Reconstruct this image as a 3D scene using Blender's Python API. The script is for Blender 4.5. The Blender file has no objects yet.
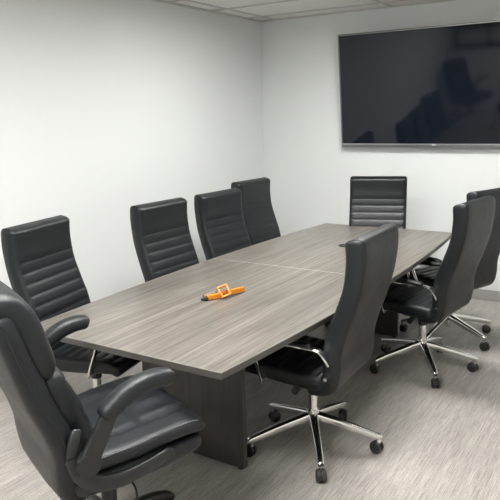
import bpy, bmesh, math, random
from mathutils import Vector, Matrix
random.seed(4)
C = bpy.context.scene.collection
PI = math.pi

# ------------------------------------------------------------------ materials
def mat(name, col, rough=.5, metal=0., spec=.5, coat=0.):
    m = bpy.data.materials.new(name); m.use_nodes = True
    b = m.node_tree.nodes['Principled BSDF']
    b.inputs['Base Color'].default_value = (*col, 1)
    b.inputs['Roughness'].default_value = rough
    b.inputs['Metallic'].default_value = metal
    b.inputs['Specular IOR Level'].default_value = spec
    b.inputs['Coat Weight'].default_value = coat
    return m, m.node_tree, b

def noise(nt, scale, detail=4, vec=None, rough=.6):
    n = nt.nodes.new('ShaderNodeTexNoise')
    n.inputs['Scale'].default_value = scale; n.inputs['Detail'].default_value = detail
    n.inputs['Roughness'].default_value = rough
    if vec: nt.links.new(vec, n.inputs['Vector'])
    return n.outputs['Fac']

def mapped(nt, scale, rot=(0, 0, 0)):
    t = nt.nodes.new('ShaderNodeTexCoord'); m = nt.nodes.new('ShaderNodeMapping')
    m.inputs['Scale'].default_value = scale; m.inputs['Rotation'].default_value = rot
    nt.links.new(t.outputs['Object'], m.inputs['Vector'])
    return m.outputs['Vector']

def ramp(nt, fac, stops):
    r = nt.nodes.new('ShaderNodeValToRGB')
    e = r.color_ramp.elements
    e[0].position, e[0].color = stops[0][0], (*stops[0][1], 1)
    e[1].position, e[1].color = stops[-1][0], (*stops[-1][1], 1)
    for p, c in stops[1:-1]:
        k = e.new(p); k.color = (*c, 1)
    nt.links.new(fac, r.inputs['Fac'])
    return r.outputs['Color']

def mix(nt, a, b, f=.5, mode='MIX'):
    m = nt.nodes.new('ShaderNodeMix'); m.data_type = 'RGBA'; m.blend_type = mode
    for s, v in ((6, a), (7, b)):
        if isinstance(v, tuple): m.inputs[s].default_value = (*v, 1)
        else: nt.links.new(v, m.inputs[s])
    if isinstance(f, float): m.inputs[0].default_value = f
    else: nt.links.new(f, m.inputs[0])
    return m.outputs[2]

def bump(nt, b, h, strength, dist=.002):
    n = nt.nodes.new('ShaderNodeBump'); n.inputs['Strength'].default_value = strength
    n.inputs['Distance'].default_value = dist
    nt.links.new(h, n.inputs['Height']); nt.links.new(n.outputs['Normal'], b.inputs['Normal'])

def leather(name, col, rough, wr=0.):
    m, nt, b = mat(name, col, rough, spec=.40)
    v = mapped(nt, (1, 1, 1))
    f = noise(nt, 260, 3, v)
    g = noise(nt, 9, 3, v)
    a = nt.nodes.new('ShaderNodeMath'); a.operation = 'MULTIPLY_ADD'
    nt.links.new(g, a.inputs[0]); a.inputs[1].default_value = 1.0 + wr; nt.links.new(f, a.inputs[2])
    bump(nt, b, a.outputs[0], .28, .004)
    r = nt.nodes.new('ShaderNodeMapRange'); nt.links.new(noise(nt, 14, 3, v), r.inputs[0])
    r.inputs[3].default_value = rough - .07; r.inputs[4].default_value = rough + .08
    nt.links.new(r.outputs[0], b.inputs['Roughness'])
    return m

M = {}
M['leather'] = leather('black_leather', (.0072, .0084, .0102), .38)
M['leather_soft'] = leather('soft_black_leather', (.0082, .0095, .0115), .39, 1.2)
M['stitch'] = mat('grey_stitching', (.16, .16, .16), .7)[0]
M['chrome'] = mat('polished_chrome', (.80, .79, .77), .12, 1.)[0]
M['plastic'] = mat('black_plastic', (.014, .014, .015), .42)[0]
M['nylon'] = mat('black_nylon', (.012, .0128, .014), .38)[0]
M['steel'] = mat('brushed_grey_metal', (.30, .30, .29), .35, 1.)[0]
M['orange'] = mat('orange_plastic', (.62, .20, .010), .4)[0]
M['amber'] = mat('dark_orange_plastic', (.42, .10, .01), .45)[0]
M['rubber'] = mat('dark_rubber', (.02, .02, .02), .6)[0]
M['grid'] = mat('lamp_trim_white', (.62, .61, .58), .5)[0]
M['tee'] = mat('ceiling_grid_grey', (.54, .53, .51), .5)[0]
M['base_trim'] = mat('grey_vinyl_trim', (.30, .30, .29), .5)[0]
M['bezel'] = mat('dark_titanium_bezel', (.22, .22, .215), .38, .8)[0]
M['chin'] = mat('silver_strip', (.55, .56, .56), .3, .9)[0]
M['window_frame'] = mat('dark_window_frame', (.02, .02, .022), .4)[0]
M['door'] = mat('door_paint', (.16, .10, .06), .5)[0]
M['outlet'] = mat('white_plastic', (.75, .75, .73), .4)[0]

m, nt, b = mat('tv_glass', (.006, .0085, .014), .06, spec=.36); M['glass'] = m
m, nt, b = mat('window_glass', (.52, .54, .55), .2); M['window_glass'] = m

m, nt, b = mat('wall_paint', (.700, .716, .708), .75, spec=.3)
v = mapped(nt, (1, 1, 1)); bump(nt, b, noise(nt, 220, 2, v), .06, .001); M['wall'] = m

m, nt, b = mat('ceiling_tile', (.60, .59, .56), .9, spec=.1)
v = mapped(nt, (1, 1, 1))
nt.links.new(ramp(nt, noise(nt, 130, 4, v), [(.36, (.74, .73, .70)), (.52, (.78, .77, .74))]), b.inputs['Base Color'])
bump(nt, b, noise(nt, 130, 4, v), .3, .002); M['tile'] = m

# grey woodgrain laminate, grain along object Y (or along Z on upright panels)
def laminate(name, s1, s2, c):
    m, nt, b = mat(name, (.3, .28, .25), .36, spec=.45)
    n1 = noise(nt, 1, 6, mapped(nt, s1), .62)
    n2 = noise(nt, 1, 4, mapped(nt, s2), .6)
    c1 = ramp(nt, n1, [(.34, c[0]), (.48, c[1]), (.63, c[2])])
    c2 = ramp(nt, n2, [(.34, (.72, .72, .72)), (.62, (1.08, 1.08, 1.08))])
    nt.links.new(mix(nt, c1, c2, 1., 'MULTIPLY'), b.inputs['Base Color'])
    bump(nt, b, n1, .10, .001)
    r = nt.nodes.new('ShaderNodeMapRange'); nt.links.new(n1, r.inputs[0])
    r.inputs[3].default_value = .42; r.inputs[4].default_value = .30
    nt.links.new(r.outputs[0], b.inputs['Roughness'])
    return m
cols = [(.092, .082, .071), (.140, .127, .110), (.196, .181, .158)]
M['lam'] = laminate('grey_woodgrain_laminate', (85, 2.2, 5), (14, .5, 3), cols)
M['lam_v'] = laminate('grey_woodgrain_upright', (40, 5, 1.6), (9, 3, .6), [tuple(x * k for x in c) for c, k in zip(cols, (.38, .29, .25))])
M['edge'] = mat('dark_edge_band', (.075, .07, .063), .4)[0]
M['edge_line'] = mat('pale_edge_line', (.24, .225, .20), .4)[0]
M['seam'] = mat('pale_seam', (.78, .76, .72), .5)[0]

m, nt, b = mat('floor_vinyl', (.5, .48, .45), .5, spec=.35)
n1 = noise(nt, 1, 5, mapped(nt, (230, 6, 1)), .7)
n2 = noise(nt, 1, 3, mapped(nt, (22, 1.0, 1)), .6)
n3 = noise(nt, 95, 3, mapped(nt, (1, 1, 1)), .6)
c1 = ramp(nt, n1, [(.34, (.22, .20, .182)), (.47, (.335, .311, .285)), (.64, (.470, .436, .402))])
c2 = ramp(nt, n2, [(.30, (.84, .84, .84)), (.65, (1.04, 1.04, 1.04))])
c3 = ramp(nt, n3, [(.35, (.86, .86, .86)), (.62, (1.06, 1.06, 1.06))])
nt.links.new(mix(nt, mix(nt, c1, c2, 1., 'MULTIPLY'), c3, 1., 'MULTIPLY'), b.inputs['Base Color'])
bump(nt, b, n1, .12, .001); M['floor'] = m

m = bpy.data.materials.new('lamp_diffuser'); m.use_nodes = True; nt = m.node_tree; nt.nodes.clear()
o_ = nt.nodes.new('ShaderNodeOutputMaterial'); e_ = nt.nodes.new('ShaderNodeEmission')
e_.inputs['Color'].default_value = (1., .992, .968, 1); e_.inputs['Strength'].default_value = 30
nt.links.new(e_.outputs[0], o_.inputs[0]); M['lamp'] = m

# ------------------------------------------------------------------ helpers
def obj(name, bm, m, parent=None, loc=None, smooth=40, bevel=0., seg=2):
    bmesh.ops.recalc_face_normals(bm, faces=bm.faces)
    me = bpy.data.meshes.new(name); bm.to_mesh(me); bm.free()
    for x in (m if isinstance(m, (list, tuple)) else [m]): me.materials.append(x)
    if smooth:
        me.polygons.foreach_set('use_smooth', [True] * len(me.polygons))
        me.set_sharp_from_angle(angle=math.radians(smooth))
    o = bpy.data.objects.new(name, me); C.objects.link(o)
    if parent: o.parent = parent
    if loc: o.location = loc
    if bevel:
        k = o.modifiers.new('bevel', 'BEVEL'); k.width = bevel; k.segments = seg; k.limit_method = 'ANGLE'
    return o

def thing(name, label, cat, loc=(0, 0, 0), rz=0., group=None):
    o = bpy.data.objects.new(name, None); C.objects.link(o); o.empty_display_size = .1
    o.location = loc; o.rotation_euler = (0, 0, rz); o['label'] = label; o['category'] = cat
    if group: o['group'] = group
    return o

def tag(o, label, cat, group=None):
    o['label'] = label; o['category'] = cat
    if group: o['group'] = group
    return o

def structure(name, bm, m, **k):
    o = obj(name, bm, m, **k); o['kind'] = 'structure'; return o

def box(bm, c, s, rot=None, mi=0):
    r = bmesh.ops.create_cube(bm, size=1)
    mt = Matrix.Translation(c) @ (rot.to_4x4() if rot else Matrix()) @ Matrix.Diagonal((*s, 1))
    bmesh.ops.transform(bm, matrix=mt, verts=r['verts'])
    for f in {f for v in r['verts'] for f in v.link_faces}: f.material_index = mi
    return bm

def cyl(bm, a, b_, r1, r2=None, n=20):
    a, b_ = Vector(a), Vector(b_); d = b_ - a
    r = bmesh.ops.create_cone(bm, cap_ends=True, segments=n, radius1=r1, radius2=r1 if r2 is None else r2, depth=d.length)
    q = Vector((0, 0, 1)).rotation_difference(d.normalized())
    bmesh.ops.transform(bm, matrix=Matrix.Translation((a + b_) / 2) @ q.to_matrix().to_4x4(), verts=r['verts'])
    return bm

def rings(bm, rs, closed=False, mi=0):
    vs = [[bm.verts.new(p) for p in r] for r in rs]
    n = len(vs[0])
    for i in range(len(vs) - (0 if closed else 1)):
        A, B = vs[i], vs[(i + 1) % len(vs)]
        for j in range(n):
            f = bm.faces.new((A[j], A[(j + 1) % n], B[(j + 1) % n], B[j])); f.material_index = mi
    if not closed:
        bm.faces.new(vs[0][::-1]); bm.faces.new(vs[-1])
    return bm

def crom(P, n):
    """Catmull-Rom samples through P (any tuple length), n per span."""
    P = [tuple(map(float, p)) for p in P]; Q = [P[0]] + P + [P[-1]]; out = []
    for i in range(1, len(Q) - 2):
        for k in range(n):
            t = k / n; a, b_, c, d = Q[i - 1], Q[i], Q[i + 1], Q[i + 2]
            out.append(tuple(.5 * (2 * b_[j] + (c[j] - a[j]) * t + (2 * a[j] - 5 * b_[j] + 4 * c[j] - d[j]) * t * t
                                   + (3 * b_[j] - a[j] - 3 * c[j] + d[j]) * t ** 3) for j in range(len(b_))))
    out.append(P[-1]); return out

def resample(P, step):
    """even spacing by the first two coordinates' arc length; returns (samples, total)"""
    L = [0.]
    for a, b_ in zip(P, P[1:]): L.append(L[-1] + math.hypot(b_[0] - a[0], b_[1] - a[1]))
    n = max(4, int(L[-1] / step)); out = []; i = 0
    for k in range(n + 1):
        s = L[-1] * k / n
        while i < len(L) - 2 and L[i + 1] < s: i += 1
        t = (s - L[i]) / max(L[i + 1] - L[i], 1e-9)
        out.append(tuple(a + (b_ - a) * min(max(t, 0), 1) for a, b_ in zip(P[i], P[i + 1])))
    return out, L[-1]

def pad(bm, path, cap0, cap1, front=None, step=.008, nx=26, xo=0., rc=.9, crown=0., cyr=None):
    """Upholstered slab swept along a side-view curve.
    path: (y, z, half width, thickness in front, thickness behind); front(s, x, total) = extra push of the front face."""
    S, tot = resample(crom(path, 12), step); n = len(S); rs = []
    for i, (y, z, hw, tf, tb) in enumerate(S):
        a, c = S[max(i - 1, 0)], S[min(i + 1, n - 1)]
        ty, tz = c[0] - a[0], c[1] - a[1]; l = math.hypot(ty, tz); ty /= l; tz /= l
        ny, nz = tz, -ty                                  # normal to the left of travel -> front
        s = tot * i / (n - 1)
        def capf(d, r): return 1. if d >= r else math.sqrt(max(0, 1 - (1 - d / r) ** 2))
        k = min(capf(s, cap0), capf(tot - s, cap1)); k = max(k, .05)
        cr = cyr or max(cap0, cap1)
        w = hw - cr * .8 * (1 - k)
        f, bk = tf * k, tb * k
        r = min(rc * (f + bk) / 2, w * .6)
        ring = []
        mid = (f - bk) / 2; h = (f + bk) / 2; hh = h - r
        for j in range(nx + 1):                           # front face, +x to -x
            x = (w - r) * (1 - 2 * j / nx)
            e = front(s, x, tot) * k if front else 0.
            ring.append((x, f + e + crown * k * (1 - (x / hw) ** 2)))
        for q in (1, 2, 3):
            an = PI / 2 + q * PI / 8; ring.append((-(w - r) + r * math.cos(an), mid + hh + r * math.sin(an)))
        ring.append((-w, mid))
        for q in (1, 2, 3):
            an = PI + q * PI / 8; ring.append((-(w - r) + r * math.cos(an), mid - hh + r * math.sin(an)))
        for j in range(9):
            x = -(w - r) * (1 - 2 * j / 8); ring.append((x, -bk - crown * .5 * k * (1 - (x / hw) ** 2)))
        for q in (1, 2, 3):
            an = -PI / 2 + q * PI / 8; ring.append(((w - r) + r * math.cos(an), mid - hh + r * math.sin(an)))
        ring.append((w, mid))
        for q in (1, 2, 3):
            an = q * PI / 8; ring.append(((w - r) + r * math.cos(an), mid + hh + r * math.sin(an)))
        rs.append([(xo + x, y + ny * d, z + nz * d) for x, d in ring])
    return rings(bm, rs)

def sweep(bm, P, wfun, side=Vector((1, 0, 0)), n=12, per=6, ex=2.0):
    """Bar swept along a 3D curve; wfun(t) -> (half width along `side`, half thickness)."""
    S = crom(P, per); m_ = len(S); rs = []
    for i, p in enumerate(S):
        p = Vector(p); t = (Vector(S[min(i + 1, m_ - 1)]) - Vector(S[max(i - 1, 0)])).normalized()
        u = (side - t * side.dot(t)).normalized(); w = t.cross(u)
        a, b_ = wfun(i / (m_ - 1)); r = []
        for k in range(n):
            an = 2 * PI * k / n; c, s = math.cos(an), math.sin(an)
            r.append(p + u * a * math.copysign(abs(c) ** (2 / ex), c) + w * b_ * math.copysign(abs(s) ** (2 / ex), s))
        rs.append(r)
    return rings(bm, rs)

def dup(root, loc, rz, label):
    def cp(o, parent):
        c = o.copy(); C.objects.link(c); c.parent = parent
        for ch in list(o.children): cp(ch, c)
        return c
    r = cp(root, None); r.location = loc; r.rotation_euler = (0, 0, rz); r['label'] = label
    return r

# ------------------------------------------------------------------ room
XL, XR, YB, YF, ZC = -1.683, 2.62, 2.427, -4.6, 2.628
T = .12
structure('floor', box(bmesh.new(), ((XL + XR) / 2, (YB + YF) / 2, -.05), (XR - XL + 2 * T, YB - YF + 2 * T, .1)), M['floor'])
structure('wall_left', box(bmesh.new(), (XL - T / 2, (YB + YF) / 2, ZC / 2), (T, YB - YF + 2 * T, ZC)), M['wall'])
structure('wall_right', box(bmesh.new(), (XR + T / 2, (YB + YF) / 2, ZC / 2), (T, YB - YF + 2 * T, ZC)), M['wall'])
structure('wall_back', box(bmesh.new(), ((XL + XR) / 2, YB + T / 2, ZC / 2), (XR - XL, T, ZC)), M['wall'])
structure('wall_front', box(bmesh.new(), ((XL + XR) / 2, YF - T / 2, ZC / 2), (XR - XL, T, ZC)), M['wall'])
# exposed grid of the drop ceiling; the tiles lie just above it
GX = [-1.50 + 1.22 * i for i in range(4)]; GY = [2.155 - .61 * i for i in range(11)]
LAMPS = [(1, 2), (1, 6), (1, 9)]
xs = [XL - T] + GX + [XR + T]; ys = [YB + T] + GY + [YF - T]
bm = bmesh.new()
for i in range(len(xs) - 1):
    for j in range(len(ys) - 1):
        if (i - 1, j - 1) in LAMPS or ys[j] - ys[j + 1] < .01: continue
        box(bm, ((xs[i] + xs[i + 1]) / 2, (ys[j] + ys[j + 1]) / 2, ZC + .065), (xs[i + 1] - xs[i], ys[j] - ys[j + 1], .1))
structure('ceiling', bm, M['tile'], smooth=0)
bm = bmesh.new()
for x in GX: box(bm, (x, (YB + YF) / 2, ZC + .010), (.013, YB - YF, .014))
for y in GY: box(bm, ((XL + XR) / 2, y, ZC + .0095), (XR - XL, .013, .012))
for y in (YB - .011, YF + .011): box(bm, ((XL + XR) / 2, y, ZC + .009), (XR - XL, .022, .018))
for x in (XL + .011, XR - .011): box(bm, (x, (YB + YF) / 2, ZC + .009), (.022, YB - YF, .018))
structure('trim_1', bm, M['tee'], smooth=0)
def base(name, c, s):
    structure(name, box(bmesh.new(), c, s), M['base_trim'], bevel=.003)
base('baseboard_back', ((XL + XR) / 2, YB - .006, .048), (XR - XL, .012, .096))
base('baseboard_left', (XL + .006, (YB + YF) / 2, .048), (.012, YB - YF - .024, .096))
base('baseboard_right', (XR - .006, (YB + YF) / 2, .048), (.012, YB - YF - .024, .096))
base('baseboard_front', ((XL + XR) / 2, YF + .006, .048), (XR - XL - .024, .012, .096))

# dark framed high window on the wall behind the camera (seen in the screen's reflection)
wx0, wx1, wz0, wz1 = -1.49, -.30, 1.34, 1.68
bm = bmesh.new()
for c, s in ((((wx0 + wx1) / 2, YF + .02, wz0), (wx1 - wx0 + .08, .05, .08)), (((wx0 + wx1) / 2, YF + .02, wz1), (wx1 - wx0 + .08, .05, .08)),
             ((wx0, YF + .02, (wz0 + wz1) / 2), (.08, .05, wz1 - wz0)), ((wx1, YF + .02, (wz0 + wz1) / 2), (.08, .05, wz1 - wz0)),
             (((wx0 + wx1) / 2, YF + .02, (wz0 + wz1) / 2), (.04, .045, wz1 - wz0))):
    box(bm, c, s)
w = structure('window_1', bm, M['window_frame'], smooth=0)
obj('glass', box(bmesh.new(), ((wx0 + wx1) / 2, YF + .008, (wz0 + wz1) / 2), (wx1 - wx0, .01, wz1 - wz0)), M['window_glass'], w, smooth=0)

# troffer lamps in the ceiling grid
def lamp(cx, cy, label):
    t = thing('ceiling_light', label, 'light', (cx, cy, ZC), 0, 'recessed ceiling lights')
    bm = bmesh.new(); w, d = 1.196, .586
    for sx in (-1, 1): box(bm, (sx * (w / 2 - .006), 0, .05), (.012, d, .096))
    for sy in (-1, 1): box(bm, (0, sy * (d / 2 - .006), .05), (w - .024, .012, .096))
    box(bm, (0, 0, .102), (w, d, .008))
    obj('frame', bm, M['grid'], t, smooth=0)
    obj('diffuser', box(bmesh.new(), (0, 0, .062), (w - .026, d - .026, .008)), M['lamp'], t, smooth=0)
cell = lambda i, j: ((GX[i] + GX[i + 1]) / 2, (GY[j] + GY[j + 1]) / 2)
lamp(*cell(1, 2), 'flat rectangular light panel in the ceiling nearest the television')
lamp(*cell(1, 6), 'flat rectangular light panel in the ceiling above the near end of the table')
lamp(*cell(1, 9), 'flat rectangular light panel in the ceiling furthest from the television')

# ------------------------------------------------------------------ television
tilt = math.radians(6.3)
TW, TH = 1.80, 1.035
tv = thing('television', 'large black flat screen television on the back wall with a thin grey bezel', 'television', (.165, YB - .060, 1.381))
RT = Matrix.Rotation(tilt, 3, 'X')      # top leans into the room
def tvbox(bm, c, s): return box(bm, RT @ Vector(c), s, RT)
bm = bmesh.new(); tvbox(bm, (0, .012, TH / 2 + .01), (TW, .028, TH - .01)); tvbox(bm, (0, .034, .36), (1.15, .03, .5))
obj('housing', bm, M['plastic'], tv, bevel=.003)
bm = bmesh.new()
for sx in (-1, 1): tvbox(bm, (sx * (TW / 2 - .005), -.004, TH / 2), (.010, .030, TH))
tvbox(bm, (0, -.004, TH - .005), (TW - .02, .030, .010))
obj('bezel', bm, M['bezel'], tv, smooth=0)
bm = bmesh.new(); tvbox(bm, (0, -.003, .014), (TW - .02, .032, .028)); obj('lower_bezel', bm, M['bezel'], tv, smooth=0)
bm = bmesh.new(); tvbox(bm, (0, -.0195, .028), (TW - .03, .005, .010)); obj('silver_trim', bm, M['chin'], tv, smooth=0)
bm = bmesh.new(); tvbox(bm, (0, -.0055, TH / 2 + .012), (TW - .02, .008, TH - .046)); obj('screen', bm, M['glass'], tv, smooth=0)
bm = bmesh.new(); tvbox(bm, (0, -.0225, .024), (.034, .004, .009)); obj('logo_badge', bm, M['outlet'], tv, smooth=0)
bm = bmesh.new(); box(bm, (0, .052, .55), (.5, .014, .30)); tvbox(bm, (-.15, .072, .55), (.05, .04, .34)); tvbox(bm, (.15, .072, .55), (.05, .04, .34))
obj('wall_bracket', bm, M['steel'], tv, smooth=0)

# ------------------------------------------------------------------ table
WE, WM, L, H, TH_ = 1.117, 1.264, 3.238, .75, .030
tb = thing('conference_table', 'long boat-shaped conference table in grey woodgrain laminate', 'table', (0, 0, 0))
def bx(y): return WE / 2 + (WM - WE) / 2 * (1 - (2 * y / L) ** 2)
def half(sgn):
    bm = bmesh.new(); g = .0019; n = 24
    ys = [g + (L / 2 - g) * i / n for i in range(n + 1)]
    out = [(bx(y), y * sgn) for y in ys] + [(-bx(y), y * sgn) for y in reversed(ys)]
    lv = [(0., H - TH_, 1), (0., H - .003, 2), (-.0016, H, 0)]
    rs = [[bm.verts.new((x - math.copysign(-o, x), y - (math.copysign(-o, y) if abs(y) > .01 else 0), z)) for x, y in out] for o, z, _ in lv]
    m_ = len(out)
    for i in range(2):
        for j in range(m_):
            f = bm.faces.new((rs[i][j], rs[i][(j + 1) % m_], rs[i + 1][(j + 1) % m_], rs[i + 1][j]))
            f.material_index = 1 if i == 0 else 2
    bm.faces.new(rs[0]).material_index = 1; bm.faces.new(rs[-1]).material_index = 0
    return obj('tabletop', bm, [M['lam'], M['edge'], M['edge_line']], tb, smooth=20)
half(-1); half(1)
obj('centre_seam', box(bmesh.new(), (0, 0, H - .008), (WM - .008, .0038, .0157)), M['seam'], tb, smooth=0)
for s in (-1, 1):
    py = -1.095 if s < 0 else 1.068
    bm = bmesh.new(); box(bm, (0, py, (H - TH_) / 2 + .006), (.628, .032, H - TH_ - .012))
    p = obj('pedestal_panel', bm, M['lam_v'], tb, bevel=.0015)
    for sx in (-1, 1): obj('levelling_foot', cyl(bmesh.new(), (sx * .285, py, 0), (sx * .285, py, .014), .014), M['plastic'], p)
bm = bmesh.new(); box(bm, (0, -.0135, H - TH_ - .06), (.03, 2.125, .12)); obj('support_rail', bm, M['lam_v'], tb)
for s in (1,):
    bm = bmesh.new(); cy = s * .774
    rs = []
    for r, z in ((.030, H + .0002), (.044, H + .0002), (.046, H + .004), (.041, H + .0065), (.034, H + .0055), (.030, H + .003)):
        rs.append([(r * math.cos(2 * PI * k / 32), cy + r * math.sin(2 * PI * k / 32), z) for k in range(32)])
    rings(bm, rs)
    obj('cable_grommet', bm, M['plastic'], tb)

# ------------------------------------------------------------------ ribbed chair (faces local +Y, hub at the origin)
HEAD = .198; RIB = .062
def rib_back(s, x, tot):
    d = tot - s                        # distance down from the top, measured over the curve
    ax = abs(x)
    if ax > .220: return -.003 if ax < .226 else 0.
    e = .0035
    if d < HEAD - .0:
        q = (HEAD - d) / .03
        return e * min(1, q) * (1 if ax < .212 else (.220 - ax) / .008) if d > .05 else e * max(0, d / .05)
    u = ((d - HEAD) / RIB) % 1.
    v = math.sin(PI * u) ** .30
    return (-.007 + .0092 * v) * (1 if ax < .212 else max(0, (.220 - ax) / .008))
def rib_seat(s, x, tot):
    ax = abs(x)
    if ax > .222: return 0.
    u = (s / .062) % 1.
    return (-.004 + .011 * math.sin(PI * u) ** .55) * (1 if ax < .21 else max(0, (.222 - ax) / .012))

def make_ribbed(label, loc, rz):
    t = thing('office_chair', label, 'chair', loc, rz, 'ribbed conference chairs around the table')
    bm = bmesh.new()
    # y, z, half width, front, behind   (travel upwards: front = +Y)
    pad(bm, [(-.075, .412, .232, .032, .022), (-.135, .418, .236, .038, .026), (-.190, .452, .240, .044, .036), (-.205, .53, .240, .048, .042), (-.206, .61, .240, .050, .044),
             (-.225, .70, .240, .050, .046), (-.260, .80, .240, .048, .046), (-.300, .92, .240, .048, .042),
             (-.322, 1.03, .240, .056, .038), (-.328, 1.10, .240, .062, .036), (-.324, 1.166, .239, .064, .036)], .03, .026, rib_back, step=.0062, rc=.55, cyr=.016)
    obj('backrest', bm, M['leather'], t, smooth=60)
    bm = bmesh.new()   # travels backwards -> front = up ; run from the front lip to the rear
    pad(bm, [(.285, .425, .235, .020, .020), (.272, .462, .24, .032, .026), (.21, .474, .248, .036, .034), (.08, .468, .25, .036, .040), (-.06, .462, .25, .036, .042), (-.165, .460, .246, .034, .040)],
        .035, .03, lambda s, x, tt: rib_seat(s, x, tt), step=.0062, rc=.62, cyr=.03)
    # pad() pushes its front face to the right of travel; flip so that it faces up
    se = obj('seat', bm, M['leather'], t, smooth=60)
    for sx in (-1, 1):
        bm = bmesh.new()
        sweep(bm, [(sx * .262, .145, .425), (sx * .266, .168, .49), (sx * .270, .205, .58), (sx * .272, .220, .620), (sx * .272, .195, .640), (sx * .272, .11, .643),
                   (sx * .272, -.05, .643), (sx * .270, -.125, .643), (sx * .267, -.165, .632), (sx * .262, -.190, .600), (sx * .252, -.200, .575)],
              lambda q: (.0135 + .007 * (q > .6), .0055), n=12, ex=4)
        for y, z in ((.150, .44), (-.190, .503)):
            cyl(bm, (sx * .240, y, z), (sx * .272, y, z), .009, n=14)
        ar = obj('armrest', bm, M['chrome'], t, smooth=50)
        bm = bmesh.new()
        sweep(bm, [(sx * .272, .205, .652), (sx * .272, .15, .659), (sx * .272, .05, .659), (sx * .272, -.06, .659), (sx * .272, -.115, .653)],
              lambda q: (.026 * (1 - abs(2 * q - 1) ** 6 * .45), .0135 * (1 - abs(2 * q - 1) ** 6 * .6)), n=16, ex=3)
        obj('arm_pad', bm, M['leather'], ar, smooth=60)
    bm = bmesh.new(); box(bm, (0, -.01, .392), (.17, .24, .05)); cyl(bm, (0, 0, .30), (0, 0, .38), .030, .036)
    m_ = obj('tilt_mechanism', bm, M['plastic'], t, bevel=.006)
    bm = bmesh.new(); cyl(bm, (-.08, .010, .380), (-.17, .010, .372), .005); cyl(bm, (-.115, .010, .377), (-.185, .010, .371), .019)
    obj('tension_knob', bm, M['plastic'], m_)
    bm = bmesh.new(); cyl(bm, (0, 0, .205), (0, 0, .300), .0245, n=28); cyl(bm, (0, 0, .20), (0, 0, .214), .028, n=28); cyl(bm, (0, 0, .29), (0, 0, .34), .014)
    obj('gas_cylinder', bm, M['chrome'], t)
    bm = bmesh.new(); cyl(bm, (0, 0, .118), (0, 0, .206), .031, .034, n=30); cyl(bm, (0, 0, .085), (0, 0, .12), .021, .024)
    obj('base_hub', bm, M['chrome'], t, bevel=.002)
    for k in range(5):
        an = t['spin'] if 'spin' in t else 0
        an = k * 2 * PI / 5
        d = Vector((math.cos(an), math.sin(an), 0)); n_ = Vector((-d.y, d.x, 0))
        bm = bmesh.new()
        sweep(bm, [d * .020 + Vector((0, 0, .166)), d * .12 + Vector((0, 0, .145)), d * .24 + Vector((0, 0, .118)), d * .33 + Vector((0, 0, .096)), d * .355 + Vector((0, 0, .088))],
              lambda q: (.023 - .009 * q, .024 - .012 * q), side=n_, n=16, ex=4)
        cyl(bm, d * .340 + Vector((0, 0, .058)), d * .340 + Vector((0, 0, .088)), .011, n=16)
        lg = obj('base_leg', bm, M['chrome'], t, smooth=50)
        bm = bmesh.new(); c = d * .340; sw = an + 1.1 + k * .9; a = Vector((math.cos(sw), math.sin(sw), 0)); q = Vector((-a.y, a.x, 0)) * .012 + c
        for sg in (-1, 1):
            p0 = q + Vector((0, 0, .032)) + a * .005 * sg; p1 = p0 + a * .013 * sg; p2 = p1 + a * .006 * sg
            cyl(bm, p0, p1, .032, n=28); cyl(bm, p1, p2, .032, .024, n=28)
        cyl(bm, q + Vector((0, 0, .032)) - a * .006, q + Vector((0, 0, .032)) + a * .006, .022, n=20)
        cyl(bm, c + Vector((0, 0, .035)), c + Vector((0, 0, .066)), .009, n=12)
        obj('caster', bm, M['plastic'], lg)
    return t

R_ = math.radians
A = make_ribbed('ribbed black leather chair on the right side of the table, nearest of three',
                (.487, -.71, 0), R_(91.5))
# turn the star base so that its wheels stand where the photograph shows them
def spin(root, deg):
    for ch in root.children:
        if ch.name.split('.')[0] in ('base_leg', 'base_hub'): ch.rotation_euler = (0, 0, R_(deg))
def chair(x, y, rz, world_leg, label):
    c = dup(A, (x, y, 0), R_(rz), label); spin(c, world_leg - rz); return c
spots = [
    (.650, .600, 82.5, 13.5, 'ribbed black leather chair on the right side of the table, middle one of three'),
    (.64, 1.27, 69, 44, 'ribbed black leather chair on the right side of the table, furthest of three'),
    (-.022, 1.445, 198.5, 18, 'ribbed black leather chair at the far end of the table below the television'),
    (-.640, -1.13, -79, 36, 'ribbed black leather chair on the left side of the table, nearest, behind the executive armchair'),
    (-.537, -.285, -92, 50, 'ribbed black leather chair on the left side of the table, second from the near end'),
    (-.497, .330, -92.5, 54, 'ribbed black leather chair on the left side, third from near, overlapping the last one'),
    (-.717, 1.125, -93, 35, 'ribbed black leather chair on the left side, furthest, nearest the corner of the room'),
]
for s in spots: chair(*s)
spin(A, 14.8 - 91.5)

# ------------------------------------------------------------------ executive chair
ex = thing('executive_chair', 'plump black leather executive armchair with padded flip-up arms at the near table end', 'chair', (.17, -1.93, 0), R_(-22))
O = .05
bm = bmesh.new()   # rear shell
pad(bm, [(-.050, .395, .13, .03, .03), (-.110, .415, .175, .035, .035), (-.158, .46, .222, .04, .042), (-.170, .54, .252, .04, .045), (-.176, .62, .266, .04, .045), (-.205, .72, .270, .04, .045), (-.252, .83, .266, .045, .042),
         (-.298, .97, .262, .045, .036), (-.326, 1.07, .262, .045, .034), (-.340, 1.14, .250, .04, .034)], .04, .04, None, step=.014, rc=.75, cyr=.04, crown=.012)
bk = obj('backrest', bm, M['leather_soft'], ex, smooth=70)
def lumbar(s, x, tot):
    g = 0
    for c in (.17, .30): g -= .012 * math.exp(-((s - c) / .011) ** 2)
    return g - .010 * math.exp(-((abs(x) - .13) / .008) ** 2)
bm = bmesh.new()
pad(bm, [(-.098, .56, .225, .04, .04), (-.116, .65, .238, .045, .045), (-.142, .74, .243, .045, .05), (-.182, .84, .243, .042, .05), (-.205, .91, .242, .036, .05)], .05, .045, lumbar, step=.008, crown=.012, cyr=.05)
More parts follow.
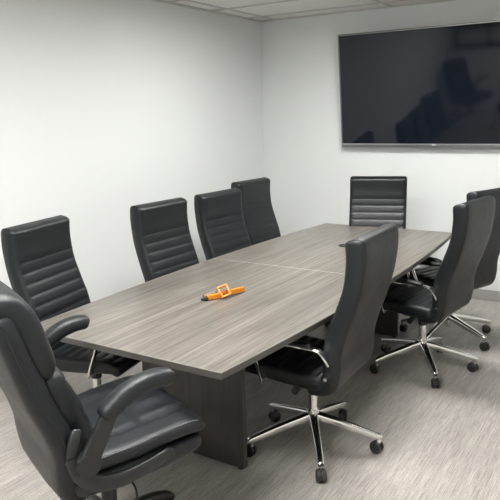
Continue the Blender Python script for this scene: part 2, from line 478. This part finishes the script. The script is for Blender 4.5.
obj('lumbar_cushion', bm, M['leather_soft'], bk, smooth=70)
bm = bmesh.new()
pad(bm, [(-.212, .885, .243, .040, .05), (-.228, .96, .250, .044, .05), (-.254, 1.05, .254, .044, .05), (-.276, 1.11, .254, .042, .05), (-.308, 1.148, .252, .040, .045), (-.348, 1.150, .250, .036, .04), (-.376, 1.105, .246, .022, .03)],
    .05, .035, None, step=.008, crown=.010, cyr=.045)
obj('headrest', bm, M['leather_soft'], bk, smooth=70)
# piping along the edge of the shell
for sx in (-1, 1):
    bm = bmesh.new()
    sweep(bm, [(sx * .258, -.350, 1.11), (sx * .267, -.330, 1.06), (sx * .268, -.302, .97), (sx * .272, -.256, .83), (sx * .276, -.208, .72), (sx * .272, -.178, .62), (sx * .258, -.170, .53)], lambda q: (.0035, .0035), n=8)
    obj('piping', bm, M['leather'], bk)
def seat_top(s, x, tot):
    g = -.010 * math.exp(-((abs(x) - .155) / .007) ** 2)
    g -= .012 * math.exp(-((s - .235) / .010) ** 2) if abs(x) < .155 else 0
    g += .006 * math.exp(-((s - .10) / .10) ** 2) * math.sin(x * 60) * (abs(x) < .14)
    return g
bm = bmesh.new()
pad(bm, [(.338, .540, .262, .014, .016), (.330, .568, .272, .022, .024), (.275, .585, .280, .026, .030), (.17, .580, .282, .026, .030), (.05, .565, .280, .028, .030), (-.08, .560, .272, .028, .030), (-.15, .560, .26, .028, .030)],
    .04, .03, seat_top, step=.0075, rc=.95, crown=.010, cyr=.05)
obj('seat', bm, M['leather_soft'], ex, smooth=70)
bm = bmesh.new()
pad(bm, [(.338, .528, .255, .03, .015), (.295, .508, .272, .036, .028), (.17, .496, .278, .046, .036), (.03, .484, .278, .050, .036), (-.10, .480, .268, .048, .034), (-.165, .478, .25, .036, .03)], .03, .03, None, step=.014, rc=.8, cyr=.04)
obj('seat_shell', bm, M['leather_soft'], ex, smooth=70)
for sx in (-1, 1):
    bm = bmesh.new(); sweep(bm, [(sx * .268, y, z + .0232) for y, z in ((-.08, .560), (.05, .565), (.17, .580), (.275, .585), (.31, .580))], lambda q: (.0013, .0013), n=6)
    obj('stitching', bm, M['stitch'], ex)
for sx in (-1, 1):
    X = sx * .300; ang = .13 if sx < 0 else 0.     # the far arm is tipped up slightly about its pivot
    def tip(P):
        o = []
        for x, y, z in P:
            dy, dz = y + .130, z - .600
            o.append((x, -.130 + dy * math.cos(ang) - dz * math.sin(ang), .600 + dy * math.sin(ang) + dz * math.cos(ang)))
        return o
    bm = bmesh.new()      # curved nylon arm bracket and the pivot disc at its foot
    sweep(bm, tip([(X, -.132, .580), (X, -.122, .61), (X + sx * .004, -.104, .65), (X + sx * .014, -.082, .70), (X + sx * .026, -.062, .75), (X + sx * .03, -.035, .790), (X + sx * .03, .03, .815)]),
          lambda q: (.014 + .010 * q * (1 - q), .040 - .016 * q), n=16, ex=2.6)
    cyl(bm, (X - sx * .012, -.130, .597), (X + sx * .018, -.130, .597), .043, .039, n=36)
    ab = obj('armrest', bm, M['nylon'], ex, smooth=50)
    bm = bmesh.new()      # lower bracket on the side of the seat
    sweep(bm, [(sx * .283, -.165, .63), (sx * .284, -.150, .56), (sx * .285, -.095, .505), (sx * .286, 0, .492), (sx * .288, .09, .506), (sx * .288, .165, .525)], lambda q: (.011, .034 - .012 * q), n=16, ex=2.6)
    cyl(bm, (sx * .28, .17, .525), (sx * .300, .17, .525), .023, n=28)
    sweep(bm, [(sx * .272, -.172, .60), (sx * .279, -.168, .65), (sx * .280, -.158, .69), (sx * .276, -.148, .718)], lambda q: (.014 * (1 - q ** 8 * .6), .024 * (1 - q ** 6 * .55)), n=16, ex=2.3)
    cyl(bm, (sx * .29, -.158, .685), (sx * .297, -.158, .685), .008, n=16)
    obj('arm_bracket', bm, M['nylon'], ab, smooth=50)
    bm = bmesh.new()
    sweep(bm, tip([(X + sx * .03, -.078, .758), (X + sx * .03, -.058, .778), (X + sx * .03, -.010, .810), (X + sx * .03, .055, .836), (X + sx * .03, .115, .843), (X + sx * .03, .155, .838), (X + sx * .03, .175, .830)]),
          lambda q: (.037 * (1 - abs(2 * q - 1) ** 8 * .55), (.034 - .004 * q) * (1 - abs(2 * q - 1) ** 8 * .55)), n=24, per=8, ex=2.5)
    obj('arm_pad', bm, M['leather_soft'], ab, smooth=70)
bm = bmesh.new(); box(bm, (0, O - .02, .425), (.20, .26, .045)); cyl(bm, (0, O, .33), (0, O, .42), .032, .04); box(bm, (0, -.12, .42), (.10, .14, .02))
tm = obj('tilt_mechanism', bm, M['plastic'], ex, bevel=.006)
bm = bmesh.new(); sweep(bm, [(.06, O + .02, .42), (.20, O + .01, .418), (.262, O, .41), (.268, O - .005, .375)], lambda q: (.004, .004), n=10)
box(bm, (.268, O - .005, .352), (.022, .012, .048)); obj('height_lever', bm, M['plastic'], tm)
bm = bmesh.new(); cyl(bm, (0, O, .18), (0, O, .30), .030); cyl(bm, (0, O, .29), (0, O, .345), .022); obj('gas_cylinder', bm, M['plastic'], ex)
bm = bmesh.new(); cyl(bm, (0, O, .09), (0, O, .185), .040, .046, n=30); obj('base_hub', bm, M['nylon'], ex, bevel=.004)
for k in range(5):
    an = R_(115 - 8) + k * 2 * PI / 5 - 0
    d = Vector((math.cos(an), math.sin(an), 0)); n_ = Vector((-d.y, d.x, 0)); o3 = Vector((0, O, 0))
    bm = bmesh.new()
    sweep(bm, [o3 + d * .03 + Vector((0, 0, .150)), o3 + d * .12 + Vector((0, 0, .148)), o3 + d * .22 + Vector((0, 0, .132)), o3 + d * .30 + Vector((0, 0, .105)), o3 + d * .335 + Vector((0, 0, .078))],
          lambda q: (.028 - .008 * q, .024 - .008 * q), side=n_, n=16, ex=2.6)
    lg = obj('base_leg', bm, M['nylon'], ex, smooth=60)
    bm = bmesh.new(); c = o3 + d * .325; sw = an + .8 + k; a = Vector((math.cos(sw), math.sin(sw), 0)); q = Vector((-a.y, a.x, 0)) * .012 + c
    for sg in (-1, 1):
        p0 = q + Vector((0, 0, .032)) + a * .005 * sg; p1 = p0 + a * .014 * sg; p2 = p1 + a * .006 * sg
        cyl(bm, p0, p1, .032, n=28); cyl(bm, p1, p2, .032, .024, n=28)
    cyl(bm, q + Vector((0, 0, .032)) - a * .006, q + Vector((0, 0, .032)) + a * .006, .022, n=20)
    cyl(bm, c + Vector((0, 0, .035)), c + Vector((0, 0, .075)), .009, n=12)
    obj('caster', bm, M['plastic'], lg)

e2 = dup(ex, (-1.13, -3.95, 0), R_(-62), 'black leather executive armchair by the rear wall, seen only reflected in the television')

# ------------------------------------------------------------------ orange tool on the table
ga = math.atan2(-.11, .255)
cl = thing('hand_clamp', 'small orange plastic hand clamp lying on the tabletop', 'clamp', (-.02, -.765, H), ga)
def RZ(a): return Matrix.Rotation(a, 3, 'Z')
bm = bmesh.new(); box(bm, (0, -.055, .016), (.022, .095, .026)); obj('body', bm, M['orange'], cl, bevel=.003)
bm = bmesh.new(); box(bm, (-.002, .075, .022), (.018, .125, .028), RZ(.06)); obj('bar', bm, M['orange'], cl, bevel=.003)
bm = bmesh.new()
fr = RZ(math.radians(-31.6)) @ Matrix.Rotation(.95, 3, 'Y') @ RZ(.42)
def fb(c, s): box(bm, Vector((.012, .0, .039)) + fr @ Vector(c), s, fr)
fb((-.029, 0, 0), (.011, .058, .014)); fb((.029, 0, 0), (.011, .058, .014)); fb((0, .0235, 0), (.047, .011, .014)); fb((0, -.0235, 0), (.047, .011, .014))
obj('handle_loop', bm, M['orange'], cl, bevel=.003)
bm = bmesh.new(); cyl(bm, (-.012, .0, .020), (.018, .012, .030), .013); obj('knob', bm, M['amber'], cl)
bm = bmesh.new(); cyl(bm, (0, -.10, .014), (0, -.135, .013), .013, .006); obj('tip', bm, M['rubber'], cl)
bm = bmesh.new(); cyl(bm, (-.020, -.11, .020), (-.022, -.03, .030), .010); box(bm, (-.018, -.085, .012), (.02, .05, .02)); obj('metal_jaw', bm, M['steel'], cl)

# ------------------------------------------------------------------ camera
f, roll, pitch, yaw = 642.13, -.0243, -.2077, .5678
fw = Vector((-math.sin(yaw) * math.cos(pitch), math.cos(yaw) * math.cos(pitch), math.sin(pitch)))
rt = Vector((math.cos(yaw), math.sin(yaw), 0)); up = rt.cross(fw)
c, s = math.cos(roll), math.sin(roll)
r2, u2 = rt * c + up * s, up * c - rt * s
cam = bpy.data.cameras.new('camera'); co = bpy.data.objects.new('camera', cam); C.objects.link(co)
cam.sensor_width = 36; cam.lens = f / 500 * 36; cam.clip_start = .05
mw = Matrix((r2, u2, -fw)).transposed().to_4x4(); mw.translation = (1.8939, -3.4868, 1.7072)
co.matrix_world = mw
S = bpy.context.scene; S.camera = co
wd = bpy.data.worlds.new('world'); S.world = wd; wd.use_nodes = True
wd.node_tree.nodes['Background'].inputs[0].default_value = (.8, .85, .9, 1); wd.node_tree.nodes['Background'].inputs[1].default_value = .1
S.view_settings.view_transform = 'Standard'; S.view_settings.look = 'None'
S.view_settings.exposure = .60; S.view_settings.gamma = 1; S.view_settings.use_curve_mapping = False
